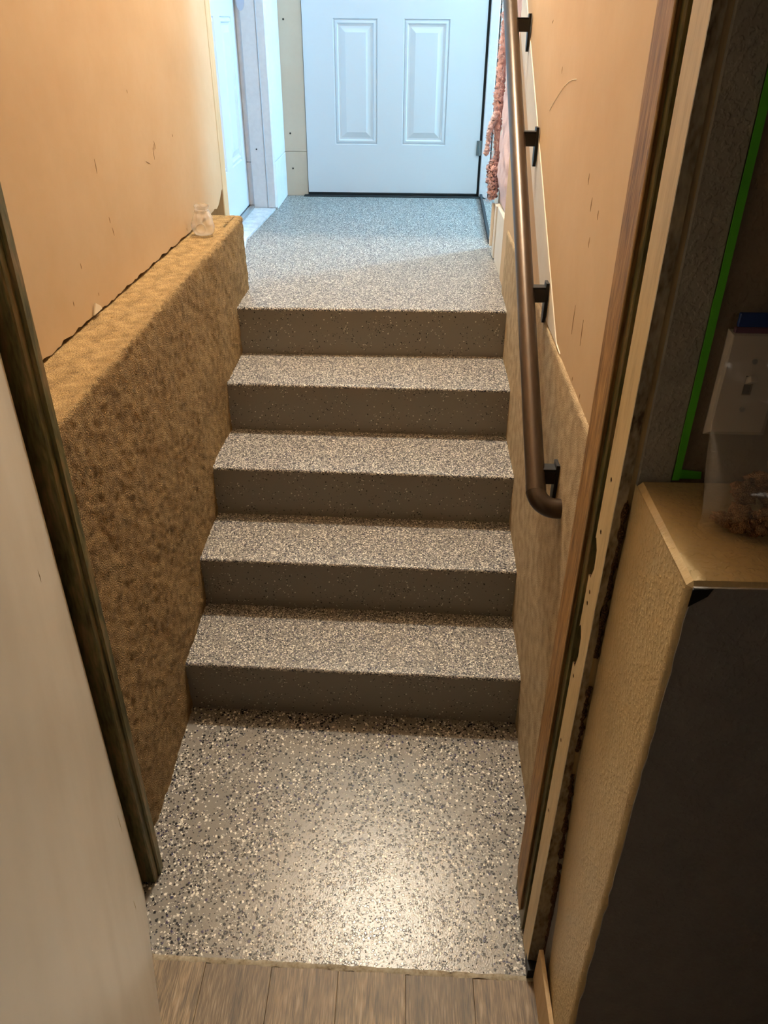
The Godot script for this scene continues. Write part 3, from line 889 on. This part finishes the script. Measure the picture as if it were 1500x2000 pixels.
# ---------------------------------------------------------------- frame of the doorway and the open leaf
func door_frame() -> void:
	# right jamb
	var j := base("trim_6", Vector3(-0.004, 0, 0))
	tag(j, "worn wooden door frame on the right of the doorway with bare lock holes", "door frame", "structure")
	put("stop", prism([Vector3(0.278, 0.10, -1.032), Vector3(0.278, 0.05, -0.985), Vector3(0.278, 0.045, -0.968), Vector3(0.278, 2.06, -0.968), Vector3(0.278, 2.06, -1.032)], Vector3(0.012, 0, 0)), M.wood, j)
	put("stop_edge", box(Vector3(0.2778, 0.045, -0.9685), Vector3(0.2812, 2.06, -0.9655), 0.0012), M.stud, j)
	put("back_board", box(Vector3(0.312, 0.0, -1.032), Vector3(0.336, 2.06, -0.875), 0.001), M.green_wood, j)
	put("reveal_strip", box(Vector3(0.286, 0.0, -1.05), Vector3(0.312, 2.06, -0.951), 0.0015), M.green_wood, j)
	# cream board with the lock holes cut out
	var cs := CSGCombiner3D.new()
	cs.name = "cream_board"
	var b := CSGBox3D.new()
	b.size = Vector3(0.027, 2.05, 0.0575)
	b.position = Vector3(0.2985, 1.035, -0.89825)
	b.material = M.cream
	cs.add_child(b)
	for hole in [[1.0, 0.07, 0.034, -0.924], [0.835, 0.085, 0.030, -0.921]]:
		var c := CSGCylinder3D.new()
		c.radius = 0.5
		c.height = 0.06
		c.sides = 7
		c.rotation = Vector3(0, 0, PI / 2)
		c.scale = Vector3(hole[1], 1.0, hole[2])
		c.position = Vector3(0.298, hole[0], hole[3])
		c.operation = CSGShape3D.OPERATION_SUBTRACTION
		c.material = M.rot
		cs.add_child(c)
	for hole in [[1.055, -0.908], [0.95, -0.908], [0.928, -0.910], [0.78, -0.912], [0.63, -0.915], [0.45, -0.912], [1.14, -0.905]]:
		var c := CSGCylinder3D.new()
		c.radius = 0.0035
		c.height = 0.03
		c.sides = 8
		c.rotation = Vector3(0, 0, PI / 2)
		c.position = Vector3(0.298, hole[0], hole[1])
		c.operation = CSGShape3D.OPERATION_SUBTRACTION
		c.material = M.rot
		cs.add_child(c)
	j.add_child(cs, true)
	# weathered outer board with a broken edge
	var outl := []
	for k in 80:
		var y := 0.03 + 2.02 * k / 79.0
		var e := 0.2985 + 0.001 * nz.get_noise_1d(y * 9.0) + 0.018 * (1.0 - smoothstep(0.05, 0.75, y))
		if y < 1.12: e -= 0.007 * maxf(0.0, nz.get_noise_1d(y * 22.0 + 5.0)) + 0.003 * nz.get_noise_1d(y * 70.0) + 0.002
		outl.append(Vector3(e, y, -0.8692))
	outl.append(Vector3(0.2848, 2.05, -0.8692))
	outl.append(Vector3(0.2848, 0.04, -0.8692))
	put("outer_board", prism(outl, Vector3(0, 0, 0.003)), M.greyjamb, j)
	put("gap_backing", box(Vector3(0.298, 0.0, -0.874), Vector3(0.336, 1.16, -0.871), 0.0), M.rot, j)
	# crumbling filler in the gap beside the half wall
	for seg in [[0.05, 0.36, 0.0065], [0.38, 0.60, 0.005], [0.66, 0.80, 0.004], [0.86, 1.13, 0.0045]]:
		var pts := []
		var rad := []
		for k in 30:
			var y := lerpf(seg[0], seg[1], k / 29.0)
			pts.append(Vector3(0.2985 + 0.017 * (1.0 - smoothstep(0.05, 0.75, y)) + 0.002 * nz.get_noise_1d(y * 50.0), y, -0.8675 + 0.001 * nz.get_noise_1d(y * 40.0 + 9.0)))
			rad.append(seg[2] * (0.8 + 0.8 * nz.get_noise_1d(y * 60.0 + 30.0)))
		put("crumbled_filler", tube(pts, rad, 9, 0.004, 160.0), M.rot, j)
	put("black_foot", prism([Vector3(0.285, 0.002, -0.885), Vector3(0.306, 0.002, -0.893), Vector3(0.306, 0.002, -0.85), Vector3(0.283, 0.002, -0.848)], Vector3(0, 0.03, 0)), M.gasket, j)
	# left stop
	var l := put("trim_7", box(Vector3(-0.602, 0.0, -1.075), Vector3(-0.532, 2.06, -1.033), 0.0025), M.green_wood)
	tag(l, "green-brown stained door stop along the left edge of the doorway", "door frame", "structure")
	put("stop_bead", box(Vector3(-0.540, 0.0, -1.077), Vector3(-0.526, 2.06, -1.052), 0.003), M.green_wood, l)
	put("jamb", box(Vector3(-0.64, 0.0, -1.04), Vector3(-0.575, 2.06, -0.91), 0.002), M.cream, l)
	# open leaf, hinged on the left, swung towards the camera
	var d := base("door_3", Vector3(-0.551, 0.006, -1.010), atan2(0.38, 0.925))
	tag(d, "plain cream door leaf standing open on the left", "door", "structure")
	# own axes: the leaf runs along +z, its seen face looks to +x
	put("slab", box(Vector3(-0.036, 0, 0), Vector3(0.0, 2.03, 0.90), 0.003), M.leaf, d)
	for k in [[0.30, 1.60, 0.03], [0.22, 1.02, 0.02], [0.10, 0.34, 0.05], [0.20, 0.24, 0.03]]:
		put("scratch", tube([Vector3(0.0, k[1], k[0]), Vector3(0.0003, k[1] + k[2] * 0.5, k[0]), Vector3(0.0, k[1] + k[2], k[0] + 0.001)], [0.0003, 0.0008, 0.0003], 5), M.chip, d)


# ---------------------------------------------------------------- half wall with the ledge on the right
func half_wall() -> void:
	var T := 1.163
	var w := base("half_wall", Vector3(0, 0, 0))
	tag(w, "half wall with a cream side, cream ledge and charcoal front", "wall", "structure")
	# cream side, rounded at the front
	var sx := 0.3005
	var side := grid(24, 40, func(u: float, v: float) -> Vector3:
		var y := lerpf(0.0, T - 0.006, v)
		var wv := 0.0012 * nz.get_noise_2d(y * 6.0, u * 2.0)
		if u < 0.6: return Vector3(sx + wv + 0.016 * (1.0 - smoothstep(0.05, 0.75, y)) * pow(1.0 - u / 0.6, 2.0), y, lerpf(-0.866, -0.659, u / 0.6))
		var an := (u - 0.6) / 0.4 * PI / 2
		return Vector3(sx + 0.010 - 0.010 * cos(an) + wv, y, -0.659 + 0.010 * sin(an)))
	put("side_face", side, M.plaster, w)
	put("ledge", box(Vector3(0.3015, T - 0.022, -0.8665), Vector3(1.6, T, -0.6495), 0.006), M.plaster, w)
	put("core", box(Vector3(0.311, 0.0, -0.8665), Vector3(1.6, T - 0.021, -0.652), 0.0), M.charcoal, w)
	# charcoal skin on the front, ragged along the corner
	var outl := []
	for k in 50:
		var y := 0.0 + (T - 0.004) * k / 49.0
		outl.append(Vector3(0.3065 + 0.003 * nz.get_noise_1d(y * 18.0) + 0.0015 * nz.get_noise_1d(y * 90.0), y, -0.6505))
	outl.append(Vector3(1.6, T - 0.004, -0.6505))
	outl.append(Vector3(1.6, 0.0, -0.6505))
	put("charcoal_front", prism(outl, Vector3(0, 0, 0.0028)), M.charcoal, w)
	put("black_patch", prism([Vector3(0.3055, T - 0.006, -0.6475), Vector3(0.3265, T - 0.004, -0.6475), Vector3(0.3225, T - 0.014, -0.6475), Vector3(0.305, T - 0.028, -0.6475)], Vector3(0, 0, 0.0008)), M.black, w)
	# bare wood strip at the foot of the cream side
	var bb := put("baseboard_right", prism([Vector3(0.2925, 0.002, -0.848), Vector3(0.2925, 0.115, -0.845), Vector3(0.2925, 0.11, -0.64), Vector3(0.2925, 0.002, -0.64)], Vector3(0.008, 0, 0)), M.stud)
	tag(bb, "bare pale wood strip at the foot of the half wall", "baseboard", "structure")


# ---------------------------------------------------------------- handrail
func handrail() -> void:
	var P0 := Vector3(0.285, 0.828, -1.404)
	var P1 := Vector3(0.303, 1.709, -2.784)
	var d0 := (P0 - P1).normalized()
	var rail := base("handrail", Vector3.ZERO)
	tag(rail, "dark bronze metal handrail on black brackets along the right wall", "handrail")
	var pts := [P1 - d0 * 0.5]
	for k in range(1, 13): pts.append((P1 - d0 * 0.5).lerp(P0, k / 12.0))
	var d1 := Vector3(1, 0, 0)
	var rr := 0.040
	var el := [P0]
	for k in range(1, 13):
		var an := PI / 2 * k / 12.0
		el.append(P0 + d1 * rr + rr * (-d1 * cos(an) + d0 * sin(an)))
	el.append(el[-1] + d1 * 0.008)
	put("tube", tube(pts, 0.0205, 28), M.bronze, rail)
	put("elbow", tube([P0 - d0 * 0.002] + el, 0.0208, 28), M.bronze, rail)
	put("collar", tube([P0 - d0 * 0.012, P0 + d0 * 0.004], 0.0212, 28), M.bronze, rail)
	for b in [[-2.703, 1.658], [-2.301, 1.401], [-1.856, 1.117], [-1.446, 0.85]]:
		var z: float = b[0]
		# height of the rail's axis at this z
		var t := (z - P0.z) / (P1.z - P0.z)
		var ax := P0.lerp(P1, t)
		var wx := xright(z) - (0.0036 if z < -1.7 else 0.007)
		var br := Node3D.new()
		br.name = "bracket"
		rail.add_child(br, true)
		var yc := ax.y - 0.006
		put("wall_plate", prism([Vector3(wx - 0.007, yc + 0.024, z - 0.015), Vector3(wx - 0.007, yc + 0.024, z + 0.015), Vector3(wx - 0.007, yc - 0.056, z + 0.013), Vector3(wx - 0.007, yc - 0.072, z + 0.006), Vector3(wx - 0.007, yc - 0.072, z - 0.006), Vector3(wx - 0.007, yc - 0.056, z - 0.013)], Vector3(0.007, 0, 0)), M.bracket, br)
		put("arm", box(Vector3(ax.x + 0.006, yc - 0.022, z - 0.014), Vector3(wx - 0.003, yc + 0.012, z + 0.013), 0.002), M.bracket, br)
		put("saddle", box(Vector3(ax.x + 0.004, yc + 0.012, z - 0.014), Vector3(wx - 0.006, yc + 0.0145, z + 0.014), 0.0008), M.bracket, br)


# ---------------------------------------------------------------- torn insulation
func insulation() -> void:
	var o := base("fiberglass_insulation", Vector3(0.36, 1.05, -3.33))
	tag(o, "torn pink fibreglass insulation bulging from the bare wall end", "insulation")
	var L := Vector3(0.36, 1.05, -3.33)
	# pale sheet against the wall
	var sheet := grid(26, 70, func(u: float, v: float) -> Vector3:
		var y := lerpf(1.04, 2.1, v)
		var z := lerpf(-3.02, -3.36, u)
		var edge := minf(1.0, minf(u, 1.0 - u) * 6.0) * minf(1.0, v * 10.0)
		var x := 0.3865 - edge * (0.016 + 0.012 * (0.5 + nz.get_noise_3d(y * 14.0, z * 20.0, 3.0)) + 0.004 * nz.get_noise_3d(y * 70.0, z * 70.0, 8.0))
		return Vector3(x, y, z) - L, true)
	put("pale_sheet", sheet, M.palepink, o)
	# long tuft, loop round the hole, clump below
	for a in [
		["tuft", [Vector3(0.366, 2.0, -3.36), Vector3(0.360, 1.72, -3.36), Vector3(0.355, 1.60, -3.355), Vector3(0.352, 1.47, -3.35), Vector3(0.352, 1.40, -3.35), Vector3(0.353, 1.325, -3.35), Vector3(0.358, 1.25, -3.35), Vector3(0.360, 1.19, -3.35), Vector3(0.362, 1.12, -3.35)], [0.010, 0.010, 0.011, 0.012, 0.014, 0.010, 0.008, 0.007, 0.008], M.pink, 0.010],
		["loop", [Vector3(0.346, 1.36, -3.345), Vector3(0.334, 1.33, -3.345), Vector3(0.324, 1.295, -3.345), Vector3(0.321, 1.25, -3.345), Vector3(0.317, 1.222, -3.345), Vector3(0.309, 1.213, -3.345)], [0.010, 0.009, 0.007, 0.006, 0.007, 0.004], M.palepink, 0.006],
		["clump", [Vector3(0.346, 1.195, -3.345), Vector3(0.347, 1.165, -3.34), Vector3(0.350, 1.125, -3.34), Vector3(0.353, 1.085, -3.34), Vector3(0.353, 1.05, -3.34)], [0.008, 0.015, 0.017, 0.014, 0.008], M.pink, 0.012]]:
		var pts := []
		for p in curve(a[1], 150): pts.append(p - L + Vector3(0.003 * nz.get_noise_1d(p.y * 40.0), 0, 0.004 * nz.get_noise_1d(p.y * 55.0 + 7.0)))
		var rad := []
		for i in 151:
			var t: float = i / 150.0 * (a[2].size() - 1)
			var k := mini(int(t), a[2].size() - 2)
			rad.append(1.35 * lerpf(a[2][k], a[2][k + 1], t - k))
		put(a[0], tube(pts, rad, 22, a[4] * 1.3, 90.0), a[3], o)
	# loose fibres
	var st := tool()
	for k in 700:
		var y := rng.randf_range(1.04, 1.75)
		var p := Vector3(lerpf(0.345, 0.36, rng.randf()) + (0.0 if y > 1.35 else rng.randf_range(-0.012, 0.004)), y, -3.345 + rng.randf_range(-0.012, 0.015)) - L
		var d := Vector3(rng.randf_range(-1, 0.3), rng.randf_range(-1, 1), rng.randf_range(-0.3, 1)).normalized()
		var bend := Vector3(rng.randf_range(-1, 1), rng.randf_range(-1, 1), rng.randf_range(-1, 1)) * 0.008
		add_tube(st, [p, p + d * 0.010 + bend * 0.3, p + d * 0.02 + bend], [0.0006, 0.0006, 0.0004], 3)
	var f := put("loose_fibres", st.commit(), M.palepink, o)
	f.set_meta("kind", "stuff")


# ---------------------------------------------------------------- small things
func lump(r: Vector3, sd: float, rough: float) -> ArrayMesh:
	return grid(18, 12, func(u: float, v: float) -> Vector3:
		var a := u * TAU
		var b := (v - 0.5) * PI
		var d := Vector3(cos(b) * cos(a), sin(b), cos(b) * sin(a))
		var s := 1.0 + rough * nz.get_noise_3d(d.x * 1.6 + sd, d.y * 1.6, d.z * 1.6) + rough * 0.4 * nz.get_noise_3d(d.x * 5.0, d.y * 5.0 + sd, d.z * 5.0)
		return d * r * s)


func small_things() -> void:
	var T := 1.163
	# switch plate
	var p := base("light_switch", Vector3(0.4075, 1.293, -0.8715))
	tag(p, "pale switch plate on the dim wall above the ledge", "switch")
	var st := tool()
	var w := 0.0365
	var h := 0.066
	var q := [[w, h, 0.0], [w, h, 0.002], [w - 0.006, h - 0.006, 0.007]]
	for k in 2:
		for s in 4:
			var sg := [[-1, -1], [1, -1], [1, 1], [-1, 1]]
			var a: Array = sg[s]; var b: Array = sg[(s + 1) % 4]
			face(st, [Vector3(a[0] * q[k][0], a[1] * q[k][1], q[k][2]), Vector3(b[0] * q[k][0], b[1] * q[k][1], q[k][2]), Vector3(b[0] * q[k + 1][0], b[1] * q[k + 1][1], q[k + 1][2]), Vector3(a[0] * q[k + 1][0], a[1] * q[k + 1][1], q[k + 1][2])], Vector3(0, 0, -0.02))
	# face with the slot left open
	var fw: float = w - 0.006
	var fh: float = h - 0.006
	for r in [[-fw, -fh, -0.0052, fh], [0.0052, -fh, fw, fh], [-0.0052, -fh, 0.0052, -0.012], [-0.0052, 0.012, 0.0052, fh]]:
		face(st, [Vector3(r[0], r[1], 0.007), Vector3(r[2], r[1], 0.007), Vector3(r[2], r[3], 0.007), Vector3(r[0], r[3], 0.007)], Vector3(0, 0, -1))
	put("cover", st.commit(), M.plate, p)
	put("slot", box(Vector3(-0.0056, -0.0125, 0.0005), Vector3(0.0056, 0.0125, 0.0015), 0.0), M.black, p)
	var tg := tool()
	add_box(tg, Vector3(-0.0042, -0.004, 0.0), Vector3(0.0042, 0.004, 0.018), 0.001, Transform3D(Basis(Vector3.RIGHT, -0.55), Vector3(0, 0.003, 0.001)))
	put("toggle", tg.commit(), M.plate, p)
	for s in [-1, 1]:
		put("screw", tube([Vector3(0.0, s * 0.030, 0.006), Vector3(0.0, s * 0.030, 0.0085)], 0.0032, 10), M.alu, p)
	# green masking tape
	var outl := []
	for k in 60:
		var y := T + 0.001 + 1.1 * k / 59.0
		outl.append(Vector3(0.3445 + 0.0010 * nz.get_noise_1d(y * 45.0), y, -0.8655))
	outl.append(Vector3(0.3535, T + 1.1, -0.8655))
	outl.append(Vector3(0.3535, T + 0.001, -0.8655))
	var tp := put("masking_tape", prism(outl, Vector3(0, 0, 0.0012)), M.tape)
	tag(tp, "bright green masking tape running up the wall beside the switch", "tape")
	put("tape_tail", prism([Vector3(0.352, T + 0.001, -0.8700), Vector3(0.382, T + 0.001, -0.8700), Vector3(0.381, T + 0.011, -0.8700), Vector3(0.352, T + 0.014, -0.8700)], Vector3(0, 0, 0.0012)), M.tape, tp)
	# zip bag leaning on the wall
	var g := base("zip_bag", Vector3(0.43, T, -0.76))
	tag(g, "clear zip bag of brown chips slumped on the cream ledge", "bag")
	for sgn in [1.0, -1.0]:
		var sheet := grid(28, 40, func(u: float, v: float) -> Vector3:
			var half := lerpf(0.084, 0.056, smoothstep(0.2, 1.0, v))
			var x := (u - 0.5) * 2.0 * half
			var bulge := 0.040 * sqrt(maxf(0.0, 1.0 - pow(absf(u - 0.5) * 2.0, 2.5))) * sin(PI * clampf(v / 0.62 + 0.06, 0.0, 1.0)) + 0.001
			var zc := lerpf(0.0, -0.098, smoothstep(0.0, 0.9, v))
			var wr := 0.004 * nz.get_noise_3d(x * 26.0, v * 6.0, sgn * 4.0) * (1.0 - absf(u - 0.5) * 1.6)
			return Vector3(x, 0.002 + 0.205 * v, zc + sgn * bulge + wr))
		put("film", sheet, M.film, g)
	put("zip_strip", box(Vector3(-0.056, 0.203, -0.1005), Vector3(0.056, 0.219, -0.0955), 0.001), M.zip, g)
	put("zip_edge", box(Vector3(-0.058, 0.196, -0.1005), Vector3(0.058, 0.203, -0.0950), 0.001), M.zip2, g)
	var spots := [[-0.062, 0.014, 0.006, 0.013], [-0.046, 0.020, 0.012, 0.017], [-0.030, 0.016, 0.020, 0.016], [-0.040, 0.044, -0.004, 0.016], [-0.014, 0.022, 0.016, 0.019], [-0.020, 0.052, -0.006, 0.018], [0.006, 0.018, 0.022, 0.017], [0.004, 0.048, 0.004, 0.020], [0.028, 0.022, 0.016, 0.019], [-0.002, 0.076, -0.020, 0.017], [0.030, 0.056, 0.000, 0.018], [0.022, 0.082, -0.022, 0.016], [0.050, 0.02, 0.004, 0.015]]
	for i in spots.size():
		var s = spots[i]
		var c := put("brown_chip", lump(Vector3(s[3] * 0.95, s[3] * 0.42, s[3] * 0.8), i * 7.3, 0.9), M.chips)
		c.position = Vector3(0.43 + s[0], T + s[1], -0.76 + s[2])
		c.rotation = Vector3(rng.randf() * 3.0, rng.randf() * 6.0, rng.randf() * 3.0)
		tag(c, "small brown chip at the left tip of the clear zip bag" if i == 0 else "curled brown chip inside the clear zip bag", "chip", "", "brown chips in the zip bag")
	# small clear cup on the left ledge
	var c := base("plastic_cup", Vector3(-0.628, 1.081, -2.53))
	c.scale = Vector3(1.12, 1.12, 1.12)
	tag(c, "small crumpled clear plastic cup on the left concrete ledge", "cup")
	var cup := grid(36, 24, func(u: float, v: float) -> Vector3:
		var a := u * TAU
		var prof := [Vector2(0.0, 0.0), Vector2(0.024, 0.001), Vector2(0.029, 0.008), Vector2(0.030, 0.03), Vector2(0.026, 0.048), Vector2(0.020, 0.058), Vector2(0.017, 0.066), Vector2(0.021, 0.078)]
		var t := v * 7.0
		var k := mini(int(t), 6)
		var pr: Vector2 = prof[k].lerp(prof[k + 1], t - k)
		var wv := 1.0 + 0.22 * nz.get_noise_3d(cos(a) * 2.0, v * 3.0, sin(a) * 2.0) * smoothstep(0.0, 0.3, v)
		return Vector3(cos(a) * pr.x * wv, pr.y + 0.003 * nz.get_noise_2d(cos(a) * 3.0, sin(a) * 3.0) * v, sin(a) * pr.x * wv))
	put("wall", cup, M.cup, c)
	var ring := []
	for k in 25: ring.append(Vector3(cos(k * TAU / 24) * 0.0175, 0.066, sin(k * TAU / 24) * 0.0175))
	put("neck_ring", tube(ring, 0.0016, 6), M.cup, c)
	ring = []
	for k in 25: ring.append(Vector3(cos(k * TAU / 24) * 0.013, 0.022 + sin(k * TAU / 24) * 0.013, 0.0302))
	put("round_mark", tube(ring, 0.0012, 6), M.cup, c)
	# the lamps
	var b0 := base("ceiling_panel_lamp", Vector3(0.9, 2.3, 1.5))
	tag(b0, "dim square lamp panel on the basement ceiling behind the camera", "lamp")
	put("lamp_frame", box(Vector3(-0.32, -0.005, -0.32), Vector3(0.32, 0.0199, 0.32), 0.003), M.white, b0)
	put("lamp_diffuser", box(Vector3(-0.3, -0.008, -0.3), Vector3(0.3, -0.004, 0.3), 0.001), M.dimlamp, b0)
	var b1 := base("ceiling_lamp", Vector3(-0.09, 3.55, -2.92))
	tag(b1, "bare warm bulb on the ceiling over the steps", "lamp")
	var s1 := SphereMesh.new()
	s1.radius = 0.045
	s1.height = 0.09
	put("bulb", s1, M.bulb, b1)
	put("lamp_holder", tube([Vector3(0, 0.04, 0), Vector3(0, 0.07, 0), Vector3(0, 0.119, 0)], [0.018, 0.03, 0.05], 20), M.white, b1)
	var b2 := base("ceiling_lamp", Vector3(1.30, 2.55, -4.12))
	tag(b2, "bare white bulb hanging in the side room past the landing", "lamp")
	put("bulb", s1, M.bulb2, b2)
	put("lamp_holder", tube([Vector3(0, 0.04, 0), Vector3(0, 0.10, 0), Vector3(0, 1.119, 0)], [0.018, 0.014, 0.006], 16), M.white, b2)
